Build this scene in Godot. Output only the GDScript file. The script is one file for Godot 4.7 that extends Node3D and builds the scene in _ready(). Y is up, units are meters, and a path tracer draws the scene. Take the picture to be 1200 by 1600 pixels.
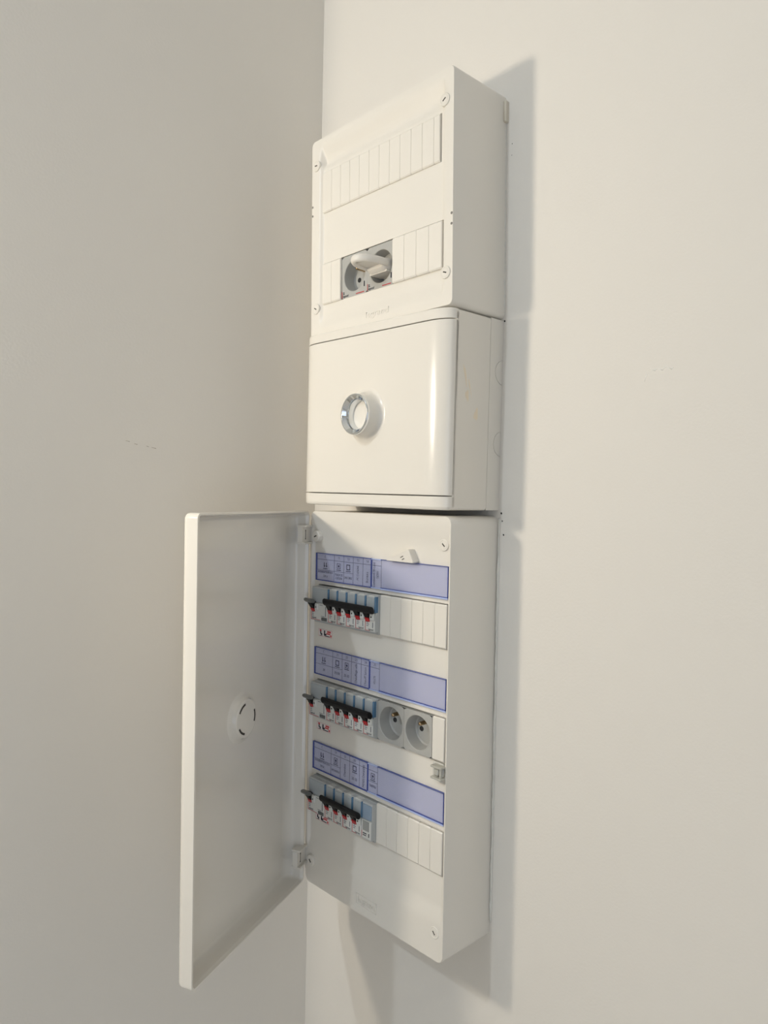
extends Node3D
# Three white electrical enclosures stacked on a wall beside a room corner, the lowest one with its door open.
# Metres; the wall that carries the enclosures is the plane z = 0, the side wall is at x = WALL_X.

const Y0 := 1.02            # height of the lowest enclosure's foot above the floor
const WALL_X := -0.099
const CEIL := 2.70
var M := {}
var taken := {}

# ------------------------------------------------------------------ naming
func numbered(called: String) -> String:
	var n: int = taken.get(called, 0)
	taken[called] = n + 1
	return called if n == 0 else "%s_%03d" % [called, n]

func tag(o: Node, label: String, category: String, group := "") -> void:
	o.set_meta("label", label)
	o.set_meta("category", category)
	if group != "":
		o.set_meta("group", group)

func thing(called: String, label: String, category: String, xf: Transform3D, group := "") -> Node3D:
	var o := Node3D.new()
	o.name = numbered(called)
	add_child(o)
	o.transform = xf
	tag(o, label, category, group)
	return o

func part(called: String, st, m: Material, parent: Node, label := "") -> MeshInstance3D:
	var o := MeshInstance3D.new()
	o.name = called
	var mesh: Mesh
	if st is SurfaceTool:
		st.generate_normals()
		mesh = st.commit()
	else:
		mesh = st
	o.mesh = mesh
	o.material_override = m
	o.cast_shadow = GeometryInstance3D.SHADOW_CASTING_SETTING_ON
	parent.add_child(o, true)
	if label != "":
		o.set_meta("label", label)
	return o

func structure(called: String, st, m: Material) -> MeshInstance3D:
	var o := part(called, st, m, self)
	o.set_meta("kind", "structure")
	return o

# ------------------------------------------------------------------ materials
func mat(c: Color, rough := 0.5, spec := 0.5, metal := 0.0) -> StandardMaterial3D:
	var m := StandardMaterial3D.new()
	m.albedo_color = c
	m.roughness = rough
	m.metallic_specular = spec
	m.metallic = metal
	return m

func rgb8(r: int, g: int, b: int) -> Color:
	return Color(r / 255.0, g / 255.0, b / 255.0)

func noise_tex(seed_: int, freq: float, oct: int, size := 512) -> NoiseTexture2D:
	var f := FastNoiseLite.new()
	f.seed = seed_
	f.frequency = freq
	f.noise_type = FastNoiseLite.TYPE_SIMPLEX_SMOOTH
	f.fractal_octaves = oct
	var t := NoiseTexture2D.new()
	t.width = size
	t.height = size
	t.seamless = true
	t.noise = f
	return t

func make_materials() -> void:
	M.wall = mat(rgb8(230, 225, 216), 0.75, 0.35)
	M.wall.uv1_triplanar = true
	M.wall.uv1_world_triplanar = true
	M.wall.uv1_scale = Vector3(13, 13, 13)
	M.wall.normal_enabled = true
	M.wall.normal_texture = noise_tex(4, 0.035, 3)
	M.wall.normal_texture.as_normal_map = true
	M.wall.normal_texture.bump_strength = 3.0
	M.wall.normal_scale = 0.14
	M.wall_plain = mat(rgb8(230, 225, 216), 0.75, 0.35)   # same paint without the fine relief, for walls out of view
	M.ceiling = mat(rgb8(232, 231, 227), 0.9, 0.2)
	M.floor = mat(rgb8(216, 208, 196), 0.4, 0.5)
	M.plastic = mat(rgb8(230, 225, 215), 0.34, 0.5)       # white moulding of the top and bottom enclosures
	M.plastic_gloss = mat(rgb8(230, 225, 215), 0.2, 0.5)   # the same white plastic, smoother: the middle enclosure
	M.door = mat(rgb8(230, 225, 215), 0.08, 0.55)         # the same plastic, polished
	M.blank = mat(rgb8(230, 225, 215), 0.4, 0.5)
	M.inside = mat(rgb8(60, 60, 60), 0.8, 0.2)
	M.slot = mat(rgb8(70, 66, 60), 0.7, 0.3)
	M.pin_hole = mat(rgb8(132, 128, 120), 0.7, 0.3)
	M.chrome = mat(rgb8(225, 228, 230), 0.08, 0.5, 1.0)
	M.brass = mat(rgb8(190, 165, 130), 0.22, 0.5, 1.0)
	M.socket = mat(rgb8(176, 175, 170), 0.4, 0.5)
	M.grey_body = mat(rgb8(186, 188, 186), 0.42, 0.5)
	M.grey_face = mat(rgb8(214, 214, 208), 0.45, 0.5)
	M.grey_window = mat(rgb8(176, 182, 184), 0.25, 0.5)
	M.blue_window = mat(rgb8(142, 160, 178), 0.25, 0.5)
	M.blue_clip = mat(rgb8(78, 116, 146), 0.25, 0.5)
	M.black = mat(rgb8(14, 14, 16), 0.5, 0.4)
	M.lever_grey = mat(rgb8(112, 112, 108), 0.45, 0.5)
	M.button = mat(rgb8(96, 98, 98), 0.5, 0.5)
	M.red = mat(rgb8(186, 36, 40), 0.4, 0.5)
	M.red_print = mat(rgb8(205, 84, 84), 0.6, 0.3)
	M.ink = mat(rgb8(34, 34, 46), 0.7, 0.2)
	M.ink_soft = mat(rgb8(108, 110, 118), 0.7, 0.2)
	M.paper = mat(rgb8(222, 222, 230), 0.8, 0.2)
	M.cover = mat(Color(0.40, 0.46, 0.82, 0.10), 0.07, 0.5)
	M.cover.transparency = BaseMaterial3D.TRANSPARENCY_ALPHA
	M.blue_edge = mat(rgb8(72, 88, 156), 0.2, 0.5)
	M.blue_pale = mat(rgb8(180, 192, 232), 0.2, 0.5)
	M.sticker = mat(rgb8(232, 224, 220), 0.6, 0.4)
	M.latch = mat(rgb8(216, 214, 206), 0.15, 0.5)
	M.latch_arm = mat(rgb8(184, 182, 172), 0.12, 0.5)
	M.red_pale = mat(rgb8(220, 176, 172), 0.6, 0.4)
	M.plug = mat(rgb8(226, 221, 212), 0.4, 0.5)
	M.sealant = mat(rgb8(226, 224, 216), 0.7, 0.3)
	M.grime = mat(rgb8(52, 50, 48), 0.9, 0.1)
	M.stain = mat(rgb8(230, 217, 194), 0.4, 0.4)
	M.tab = mat(rgb8(214, 206, 190), 0.5, 0.4)
	M.scuff = mat(rgb8(186, 178, 164), 0.8, 0.2)
	M.chalk = mat(rgb8(244, 242, 236), 0.9, 0.2)
	M.lamp_white = mat(rgb8(240, 240, 238), 0.5, 0.5)

# ------------------------------------------------------------------ mesh helpers
func new_st(group := 0) -> SurfaceTool:
	var st := SurfaceTool.new()
	st.begin(Mesh.PRIMITIVE_TRIANGLES)
	st.set_smooth_group(group)
	return st

func tri(st: SurfaceTool, a: Vector3, b: Vector3, c: Vector3) -> void:
	st.add_vertex(a)
	st.add_vertex(b)
	st.add_vertex(c)

func quad(st: SurfaceTool, a: Vector3, b: Vector3, c: Vector3, d: Vector3) -> void:
	tri(st, a, b, c)
	tri(st, a, c, d)

func outline(cx: float, cy: float, w: float, h: float, r: float, seg := 5) -> PackedVector2Array:
	var out := PackedVector2Array()
	r = minf(r, minf(w, h) * 0.499)
	for k in 4:
		var sx := 1.0 if k == 0 or k == 3 else -1.0
		var sy := 1.0 if k < 2 else -1.0
		var c := Vector2(cx + sx * (w / 2 - r), cy + sy * (h / 2 - r))
		for i in seg + 1:
			var a := (k + float(i) / seg) * PI / 2
			out.append(c + Vector2(cos(a), sin(a)) * r)
	return out

# rings: [cx, cy, w, h, r, z, smooth_with_next]; the z of a ring rises along the outside of the solid
func loft(st: SurfaceTool, rings: Array, cap0 := false, cap1 := true, seg := 5) -> void:
	var group := 1
	st.set_smooth_group(group)
	var prev := PackedVector2Array()
	var pz := 0.0
	for k in rings.size():
		var g: Array = rings[k]
		var o := outline(g[0], g[1], g[2], g[3], g[4], seg)
		var z: float = g[5]
		if k == 0 and cap0:
			st.set_smooth_group(-1)
			for i in o.size():
				var j := (i + 1) % o.size()
				tri(st, Vector3(g[0], g[1], z), Vector3(o[i].x, o[i].y, z), Vector3(o[j].x, o[j].y, z))
		if k > 0:
			st.set_smooth_group(group)
			for i in o.size():
				var j := (i + 1) % o.size()
				quad(st, Vector3(prev[i].x, prev[i].y, pz), Vector3(o[i].x, o[i].y, z), Vector3(o[j].x, o[j].y, z), Vector3(prev[j].x, prev[j].y, pz))
		if g.size() < 7 or not g[6]:
			group += 1
		if k == rings.size() - 1 and cap1:
			st.set_smooth_group(-1)
			for i in o.size():
				var j := (i + 1) % o.size()
				tri(st, Vector3(g[0], g[1], z), Vector3(o[j].x, o[j].y, z), Vector3(o[i].x, o[i].y, z))
		prev = o
		pz = z

func bevel_box(st: SurfaceTool, x0: float, x1: float, y0: float, y1: float, z0: float, z1: float, b := 0.0005, r := 0.0006, seg := 2) -> void:
	var cx := (x0 + x1) / 2
	var cy := (y0 + y1) / 2
	var w := x1 - x0
	var h := y1 - y0
	loft(st, [[cx, cy, w, h, r, z0], [cx, cy, w, h, r, z1 - b], [cx, cy, w - 2 * b, h - 2 * b, maxf(r - b, 0.0001), z1]], true, true, seg)

func plain_box(st: SurfaceTool, x0: float, x1: float, y0: float, y1: float, z0: float, z1: float) -> void:
	st.set_smooth_group(-1)
	var p := []
	for i in 8:
		p.append(Vector3(x1 if i & 1 else x0, y1 if i & 2 else y0, z1 if i & 4 else z0))
	quad(st, p[4], p[6], p[7], p[5])
	quad(st, p[1], p[3], p[2], p[0])
	quad(st, p[5], p[7], p[3], p[1])
	quad(st, p[0], p[2], p[6], p[4])
	quad(st, p[6], p[2], p[3], p[7])
	quad(st, p[0], p[4], p[5], p[1])

# a closed outline in (z, y), counter-clockwise with z to the right, extruded along x
func extrude_x(st: SurfaceTool, poly: PackedVector2Array, x0: float, x1: float) -> void:
	st.set_smooth_group(-1)
	var n := poly.size()
	for i in n:
		var a := poly[i]
		var b := poly[(i + 1) % n]
		quad(st, Vector3(x0, a.y, a.x), Vector3(x0, b.y, b.x), Vector3(x1, b.y, b.x), Vector3(x1, a.y, a.x))
	var t := Geometry2D.triangulate_polygon(poly)
	for k in range(0, t.size(), 3):
		var a := poly[t[k]]
		var b := poly[t[k + 1]]
		var c := poly[t[k + 2]]
		if (b - a).cross(c - a) < 0:
			var s := b
			b = c
			c = s
		tri(st, Vector3(x1, a.y, a.x), Vector3(x1, b.y, b.x), Vector3(x1, c.y, c.x))
		tri(st, Vector3(x0, a.y, a.x), Vector3(x0, c.y, c.x), Vector3(x0, b.y, b.x))

# a closed outline in (x, z) extruded along y, its two ends bevelled
func extrude_y(st: SurfaceTool, poly: PackedVector2Array, y0: float, y1: float, b0: float, b1: float) -> void:
	var n := poly.size()
	var nor := []
	for i in n:
		var e1 := (poly[i] - poly[(i + n - 1) % n]).normalized()
		var e2 := (poly[(i + 1) % n] - poly[i]).normalized()
		var d := (Vector2(e1.y, -e1.x) + Vector2(e2.y, -e2.x))
		nor.append(d / maxf(1.0 + e1.dot(e2), 0.4))
	var levels := [[y0, b0], [y0 + b0 * 0.3, b0 * 0.3], [y0 + b0, 0.0], [y1 - b1, 0.0], [y1 - b1 * 0.3, b1 * 0.3], [y1, b1]]
	for k in levels.size() - 1:
		var ya: float = levels[k][0]
		var ia: float = levels[k][1]
		var yb: float = levels[k + 1][0]
		var ib: float = levels[k + 1][1]
		for i in n:
			var j := (i + 1) % n
			var flat_edge: bool = poly[i].distance_to(poly[j]) > 0.006
			st.set_smooth_group(-1 if flat_edge else 1 + k)
			var a0: Vector2 = poly[i] - nor[i] * ia
			var a1: Vector2 = poly[j] - nor[j] * ia
			var c0: Vector2 = poly[i] - nor[i] * ib
			var c1: Vector2 = poly[j] - nor[j] * ib
			quad(st, Vector3(a0.x, ya, a0.y), Vector3(a1.x, ya, a1.y), Vector3(c1.x, yb, c1.y), Vector3(c0.x, yb, c0.y))
	st.set_smooth_group(-1)
	for e in 2:
		var y: float = y0 if e == 0 else y1
		var ins: float = b0 if e == 0 else b1
		var p := PackedVector2Array()
		for i in n:
			p.append(poly[i] - nor[i] * ins)
		var t := Geometry2D.triangulate_polygon(p)
		for k in range(0, t.size(), 3):
			var a := p[t[k]]
			var b := p[t[k + 1]]
			var c := p[t[k + 2]]
			var up := (b - a).cross(c - a) > 0
			if up != (e == 1):
				var s := b
				b = c
				c = s
			tri(st, Vector3(a.x, y, a.y), Vector3(b.x, y, b.y), Vector3(c.x, y, c.y))

# a profile of (radius, z) turned about z; sharp: indices of profile points with a crease
func lathe(st: SurfaceTool, prof: Array, seg := 40, at := Vector3.ZERO, sharp := []) -> void:
	var group := 1
	for k in prof.size() - 1:
		if k in sharp:
			group += 1
		st.set_smooth_group(group)
		var a: Vector2 = prof[k]
		var b: Vector2 = prof[k + 1]
		for i in seg:
			var t0 := TAU * i / seg
			var t1 := TAU * (i + 1) / seg
			var p0 := at + Vector3(cos(t0) * a.x, sin(t0) * a.x, a.y)
			var p1 := at + Vector3(cos(t1) * a.x, sin(t1) * a.x, a.y)
			var q0 := at + Vector3(cos(t0) * b.x, sin(t0) * b.x, b.y)
			var q1 := at + Vector3(cos(t1) * b.x, sin(t1) * b.x, b.y)
			if a.x < 1e-6:
				tri(st, p0, q0, q1)
			elif b.x < 1e-6:
				tri(st, p0, q0, p1)
			else:
				quad(st, p0, q0, q1, p1)

func tube(st: SurfaceTool, pts: Array, radii: Array, seg := 8) -> void:
	st.set_smooth_group(1)
	var rows := []
	for k in pts.size():
		var d: Vector3 = (pts[mini(k + 1, pts.size() - 1)] - pts[maxi(k - 1, 0)]).normalized()
		var u := d.cross(Vector3(0.31, 0.53, 0.79)).normalized()
		var v := d.cross(u)
		var row := []
		for i in seg:
			var a := TAU * i / seg
			row.append(pts[k] + (u * cos(a) + v * sin(a)) * radii[k % radii.size()])
		rows.append(row)
	for k in rows.size() - 1:
		for i in seg:
			var j := (i + 1) % seg
			quad(st, rows[k][i], rows[k][j], rows[k + 1][j], rows[k + 1][i])
	for e in [0, rows.size() - 1]:
		for i in seg:
			var j := (i + 1) % seg
			if e == 0:
				tri(st, pts[0], rows[0][j], rows[0][i])
			else:
				tri(st, pts[e], rows[e][i], rows[e][j])

# a moulded face: a grid of heights with rectangular openings, rounded at the corners of the enclosure
func face(st: SurfaceTool, w: float, h: float, r: float, height: Callable, holes: Array, xs_in: Array, ys_in: Array, back := 0.012) -> void:
	var xs := xs_in.duplicate()
	var ys := ys_in.duplicate()
	for q in holes:
		xs.append_array([q.position.x, q.end.x])
		ys.append_array([q.position.y, q.end.y])
	for k in 13:
		xs.append(w * k / 12.0)
		ys.append(h * k / 12.0)
	for k in 5:
		xs.append_array([r * k / 4.0, w - r * k / 4.0])
		ys.append_array([r * k / 4.0, h - r * k / 4.0])
	xs = tidy(xs)
	ys = tidy(ys)
	var at := func(x: float, y: float) -> Vector3:
		var px := x
		var py := y
		var cx := clampf(x, r, w - r)
		var cy := clampf(y, r, h - r)
		var d := Vector2(x - cx, y - cy)
		if d.x != 0 and d.y != 0 and d.length() > 0:
			var m := maxf(absf(d.x), absf(d.y))
			d = d.normalized() * m
			px = cx + d.x
			py = cy + d.y
		return Vector3(px, py, height.call(px, py))
	st.set_smooth_group(1)
	for i in xs.size() - 1:
		for j in ys.size() - 1:
			var mid := Vector2((xs[i] + xs[i + 1]) / 2, (ys[j] + ys[j + 1]) / 2)
			var open := false
			for q in holes:
				open = open or q.has_point(mid)
			if open:
				continue
			quad(st, at.call(xs[i], ys[j]), at.call(xs[i], ys[j + 1]), at.call(xs[i + 1], ys[j + 1]), at.call(xs[i + 1], ys[j]))
	st.set_smooth_group(-1)
	var lip := Vector3(0, 0, back)
	for q in holes:
		var c := [q.position, Vector2(q.end.x, q.position.y), q.end, Vector2(q.position.x, q.end.y)]
		for k in 4:
			var a: Vector3 = at.call(c[k].x, c[k].y)
			var b: Vector3 = at.call(c[(k + 1) % 4].x, c[(k + 1) % 4].y)
			quad(st, a, b, b - lip, a - lip)

func tidy(a: Array) -> Array:
	a.sort()
	var out := [a[0]]
	for v in a:
		if v - out[-1] > 0.00012:
			out.append(v)
	return out

func lettering(words: String, height: float, at: Vector3, m: Material, parent: Node, turn := 0.0, wide := 0.0, deep := 0.00012, font_name := "Droid Sans", called := "lettering") -> MeshInstance3D:
	var f := SystemFont.new()
	f.font_names = PackedStringArray([font_name])
	var t := TextMesh.new()
	t.font = f
	t.text = words
	t.font_size = 16
	t.pixel_size = height / 12.0
	t.depth = deep
	t.curve_step = 2.0
	var o := MeshInstance3D.new()
	o.name = called
	o.mesh = t
	o.material_override = m
	o.position = at
	o.rotation.z = turn
	if wide > 0.0:
		var w := t.get_aabb().size.x
		if w > 0.0:
			o.scale.x = wide / w
	parent.add_child(o, true)
	return o

func slot_screw(parent: Node, x: float, y: float, z: float, turn: float, r := 0.0068, proud := 0.0006) -> void:
	var st := new_st()
	lathe(st, [Vector2(r, -0.006), Vector2(r, proud - 0.0005), Vector2(r - 0.0005, proud), Vector2(r - 0.0016, proud), Vector2(r - 0.0019, proud - 0.0003), Vector2(r - 0.0022, proud), Vector2(0.0, proud + 0.0003)], 32, Vector3.ZERO, [1, 2, 3, 4, 5])
	var s := part("screw_cover", st, M.plastic, parent)
	s.position = Vector3(x, y, z)
	st = new_st()
	plain_box(st, -0.0024, 0.0024, -0.00065, 0.00065, proud - 0.0001, proud + 0.00045)
	var k := part("slot", st, M.slot, s, "dark screwdriver slot")
	k.rotation.z = turn

func in_cab(cab: Node3D, x: float, y: float, z: float) -> Transform3D:
	return cab.transform * Transform3D(Basis.IDENTITY, Vector3(x, y, z))

# base of an enclosure that hangs a little askew: turned about the middle of its face
func hung(x: float, y: float, mid: Vector2, deg: float) -> Transform3D:
	var a := deg_to_rad(deg)
	var p := mid + (Vector2(x, y) - mid).rotated(a)
	return Transform3D(Basis(Vector3.BACK, a), Vector3(p.x, p.y + Y0, 0))

# ------------------------------------------------------------------ modular devices
func breaker_poly(front: float) -> PackedVector2Array:
	return PackedVector2Array([
		Vector2(-0.03, 0), Vector2(front - 0.006, 0), Vector2(front - 0.005, 0.0035), Vector2(front, 0.0035), Vector2(front, 0.0245),
		Vector2(front - 0.0012, 0.0262), Vector2(front - 0.0012, 0.0455), Vector2(front - 0.0022, 0.047), Vector2(front - 0.008, 0.047),
		Vector2(front - 0.008, 0.048), Vector2(-0.03, 0.048)])

const MOD := 0.01785
const FRONT := 0.0085

func lever_mesh(st: SurfaceTool, x0: float, x1: float, sx0: float, sx1: float, f: float) -> void:
	# stem rising from the pivot, then a full-width rounded bar
	extrude_x(st, PackedVector2Array([Vector2(f - 0.002, 0.0195), Vector2(f + 0.0018, 0.0195), Vector2(f + 0.0075, 0.0285), Vector2(f + 0.0045, 0.032), Vector2(f - 0.002, 0.0275)]), sx0, sx1)
	var ring := PackedVector2Array()
	for i in 14:
		var a := TAU * i / 14.0
		var p := Vector2(cos(a) * 0.0050, sin(a) * 0.0034).rotated(deg_to_rad(58))
		ring.append(p + Vector2(f + 0.0062, 0.0307))
	extrude_x(st, ring, x0, x1)

func make_breaker() -> Node3D:
	var t := Node3D.new()
	var w := MOD - 0.0003
	var f := FRONT
	var st := new_st()
	extrude_x(st, breaker_poly(f), 0.00015, w)
	part("body", st, M.grey_body, t)
	st = new_st()
	bevel_box(st, 0.0006, w - 0.0004, 0.0042, 0.0175, f - 0.001, f + 0.0004, 0.0003)
	var plate := part("rating_plate", st, M.grey_face, t)
	st = new_st()
	plain_box(st, 0.0006, 0.0012, 0.0044, 0.0172, f + 0.0003, f + 0.00055)
	plain_box(st, 0.0006, 0.0085, 0.0044, 0.0049, f + 0.0003, f + 0.00055)
	part("printed_frame", st, M.red_print, plate, "red printed frame")
	st = new_st()
	for k in 3:
		plain_box(st, 0.0026, 0.0062 + 0.0012 * (k % 2), 0.0142 - k * 0.0021, 0.0150 - k * 0.0021, f + 0.0003, f + 0.0005)
	plain_box(st, 0.0132, 0.0144, 0.0085, 0.0152, f + 0.0003, f + 0.0005)
	part("printed_lines", st, M.ink_soft, plate)
	lettering("legrand", 0.0022, Vector3(0.0108, 0.0062, f + 0.0005), M.ink, plate, 0.0, 0.0085)
	st = new_st()
	bevel_box(st, 0.0022, w - 0.0018, 0.0285, 0.0446, f - 0.003, f - 0.0004, 0.0006, 0.0008)
	part("label_window", st, M.grey_window, t, "blue-grey clear label window")
	st = new_st()
	bevel_box(st, w - 0.0020, w + 0.0006, 0.0268, 0.0462, f - 0.004, f + 0.0005, 0.0006, 0.0008)
	part("label_clip", st, M.blue_clip, t, "translucent blue clip")
	st = new_st()
	bevel_box(st, 0.0035, w - 0.0045, 0.0455, 0.0474, f - 0.008, f - 0.0016, 0.0004, 0.0005)
	part("terminal_ledge", st, M.grey_face, t)
	st = new_st()
	lever_mesh(st, -0.0001, w + 0.0003, 0.0012, 0.0088, f)
	part("lever", st, M.black, t, "black lever switched up")
	st = new_st()
	extrude_x(st, PackedVector2Array([Vector2(f - 0.002, 0.0158), Vector2(f + 0.0006, 0.0152), Vector2(f + 0.0030, 0.0196), Vector2(f + 0.0012, 0.0212), Vector2(f - 0.002, 0.021)]), 0.0014, 0.0086)
	part("on_flag", st, M.red, t, "red ON flag under the lever")
	st = new_st()
	bevel_box(st, 0.0094, w - 0.001, 0.0172, 0.0262, f - 0.001, f + 0.0024, 0.0009, 0.0012, 3)
	var b := part("indicator_block", st, M.grey_face, t)
	st = new_st()
	lathe(st, [Vector2(0.0011, 0.0), Vector2(0.0011, 0.0004), Vector2(0.0, 0.0004)], 12)
	part("dot", st, M.slot, b).position = Vector3(0.0128, 0.0218, f + 0.0023)
	return t

func make_grille_module() -> Node3D:
	var t := Node3D.new()
	var w := MOD - 0.0003
	var f := FRONT
	var st := new_st()
	extrude_x(st, breaker_poly(f), 0.00015, w)
	part("body", st, M.grey_body, t)
	st = new_st()
	bevel_box(st, 0.0006, w - 0.0004, 0.0042, 0.0265, f - 0.001, f + 0.0004, 0.0003)
	var plate := part("front_plate", st, M.grey_face, t)
	st = new_st()
	for k in 5:
		plain_box(st, 0.003 + k * 0.0023, 0.0042 + k * 0.0023, 0.0135, 0.0255, f + 0.0002, f + 0.0006)
	part("grille", st, M.lever_grey, plate, "dark vertical vent slots")
	st = new_st()
	plain_box(st, 0.0006, 0.0012, 0.0044, 0.0125, f + 0.0003, f + 0.00055)
	part("printed_frame", st, M.red_print, plate)
	st = new_st()
	plain_box(st, 0.0128, 0.0142, 0.0068, 0.0115, f + 0.0003, f + 0.0005)
	plain_box(st, 0.0026, 0.0095, 0.0095, 0.0106, f + 0.0003, f + 0.0005)
	plain_box(st, 0.0026, 0.0088, 0.0072, 0.0082, f + 0.0003, f + 0.0005)
	part("printed_lines", st, M.ink, plate)
	st = new_st()
	bevel_box(st, 0.0012, w - 0.0010, 0.0275, 0.0452, f - 0.003, f + 0.0004, 0.0006, 0.0008)
	part("label_window", st, M.blue_window, t, "blue clear label window")
	return t

func make_main_switch() -> Node3D:
	var t := Node3D.new()
	var w := 2 * MOD - 0.0003
	var f := FRONT
	var st := new_st()
	extrude_x(st, breaker_poly(f), 0.00015, w)
	part("body", st, M.grey_body, t)
	st = new_st()
	bevel_box(st, 0.0006, w - 0.0004, 0.0042, 0.0262, f - 0.001, f + 0.0005, 0.0004)
	var plate := part("front_plate", st, M.grey_face, t)
	st = new_st()
	plain_box(st, 0.0006, 0.0012, 0.0044, 0.0150, f + 0.0004, f + 0.0007)
	plain_box(st, 0.0006, 0.0200, 0.0044, 0.0049, f + 0.0004, f + 0.0007)
	part("printed_frame", st, M.red_print, plate, "red printed frame")
	st = new_st()
	for k in 3:
		plain_box(st, 0.0026, 0.0060, 0.0136 - k * 0.0022, 0.0144 - k * 0.0022, f + 0.0004, f + 0.0006)
	plain_box(st, 0.0300, 0.0312, 0.0105, 0.0230, f + 0.0004, f + 0.0006)
	plain_box(st, 0.0215, 0.0285, 0.0098, 0.0104, f + 0.0004, f + 0.0006)
	plain_box(st, 0.0180, 0.0245, 0.0240, 0.0246, f + 0.0004, f + 0.0006)
	part("printed_lines", st, M.ink_soft, plate)
	lettering("legrand", 0.0022, Vector3(0.0072, 0.0068, f + 0.0006), M.ink, plate, 0.0, 0.0085)
	st = new_st()
	bevel_box(st, 0.0012, w - 0.0026, 0.0272, 0.0455, f - 0.003, f - 0.0003, 0.0006, 0.0008)
	part("label_window", st, M.grey_window, t, "wide blue-grey label window")
	st = new_st()
	bevel_box(st, w - 0.0020, w + 0.0006, 0.0268, 0.0462, f - 0.004, f + 0.0005, 0.0006, 0.0008)
	part("label_clip", st, M.blue_clip, t, "translucent blue clip")
	st = new_st()
	# lever: stem and a long flat paddle that stands out from the face
	extrude_x(st, PackedVector2Array([Vector2(f - 0.002, 0.0185), Vector2(f + 0.0022, 0.0185), Vector2(f + 0.0085, 0.0272), Vector2(f + 0.006, 0.0310), Vector2(f - 0.002, 0.0275)]), 0.0022, 0.0086)
	var stem := part("lever_stem", st, M.black, t)
	st = new_st()
	var pts := PackedVector2Array()
	for i in 14:
		var a := TAU * i / 14.0
		pts.append(Vector2(cos(a) * 0.0052, sin(a) * 0.0027).rotated(deg_to_rad(22)) + Vector2(f + 0.0088, 0.0298))
	extrude_x(st, pts, 0.0012, 0.0128)
	part("lever_paddle", st, M.lever_grey, stem, "grey lever paddle")
	st = new_st()
	extrude_x(st, PackedVector2Array([Vector2(f - 0.002, 0.0150), Vector2(f + 0.0008, 0.0146), Vector2(f + 0.0032, 0.0186), Vector2(f + 0.0012, 0.0205), Vector2(f - 0.002, 0.0205)]), 0.0024, 0.0084)
	part("on_flag", st, M.red, t, "red ON flag under the lever")
	st = new_st()
	bevel_box(st, 0.0094, 0.0160, 0.0165, 0.0262, f - 0.001, f + 0.0024, 0.0009, 0.0012, 3)
	var b := part("indicator_block", st, M.grey_face, t)
	st = new_st()
	lathe(st, [Vector2(0.0011, 0.0), Vector2(0.0011, 0.0004), Vector2(0.0, 0.0004)], 12)
	part("dot", st, M.ink_soft, b).position = Vector3(0.0126, 0.0212, f + 0.0023)
	st = new_st()
	bevel_box(st, w - 0.0128, w - 0.0018, 0.0046, 0.0088, f - 0.001, f + 0.0014, 0.0005)
	part("test_button", st, M.button, t, "dark grey test button")
	return t

# French earthed socket with a round well; origin at its lower left corner on the face plane
func make_socket(w: float, h: float, recess := 0.0) -> Node3D:
	var t := Node3D.new()
	var st := new_st()
	var n := 48
	var c := Vector2(w / 2, h / 2)
	var r := 0.0201
	var rect := []
	st.set_smooth_group(-1)
	for i in n:
		var a0 := TAU * i / n
		var a1 := TAU * (i + 1) / n
		var e := []
		for a in [a0, a1]:
			var d := Vector2(cos(a), sin(a))
			var k := minf((w / 2) / maxf(absf(d.x), 1e-6), (h / 2) / maxf(absf(d.y), 1e-6))
			e.append(c + d * k)
		var p0 := c + Vector2(cos(a0), sin(a0)) * r
		var p1 := c + Vector2(cos(a1), sin(a1)) * r
		quad(st, Vector3(p0.x, p0.y, 0), Vector3(p1.x, p1.y, 0), Vector3(e[1].x, e[1].y, 0), Vector3(e[0].x, e[0].y, 0))
	for s in [[Vector2(0, 0), Vector2(w, 0)], [Vector2(w, 0), Vector2(w, h)], [Vector2(w, h), Vector2(0, h)], [Vector2(0, h), Vector2(0, 0)]]:
		var a: Vector2 = s[0]
		var b: Vector2 = s[1]
		quad(st, Vector3(a.x, a.y, -0.03), Vector3(a.x, a.y, 0), Vector3(b.x, b.y, 0), Vector3(b.x, b.y, -0.03))
	part("front_plate", st, M.socket, t)
	st = new_st()
	lathe(st, [Vector2(r, 0.0), Vector2(r - 0.0006, -0.0006), Vector2(r - 0.0016, -0.0155), Vector2(r - 0.0032, -0.017), Vector2(0.0, -0.017)], 48, Vector3(c.x, c.y, 0), [1, 2, 3])
	var well := part("well", st, M.socket, t)
	for s in [-1, 1]:
		st = new_st()
		lathe(st, [Vector2(0.0030, -0.0001), Vector2(0.0030, 0.0004), Vector2(0.0024, 0.0004), Vector2(0.0024, 0.00005), Vector2(0.0, 0.00005)], 16, Vector3.ZERO, [1, 2, 3])
		part("contact_hole", st, M.inside, well).position = Vector3(c.x + s * 0.0095, c.y - 0.001, -0.0169)
	st = new_st()
	lathe(st, [Vector2(0.0024, 0.0), Vector2(0.0024, 0.0125), Vector2(0.0018, 0.0142), Vector2(0.0, 0.0148)], 16, Vector3.ZERO, [])
	part("earth_pin", st, M.brass, t, "brass earth pin").position = Vector3(c.x, c.y + 0.0095, -0.017)
	return t

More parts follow.
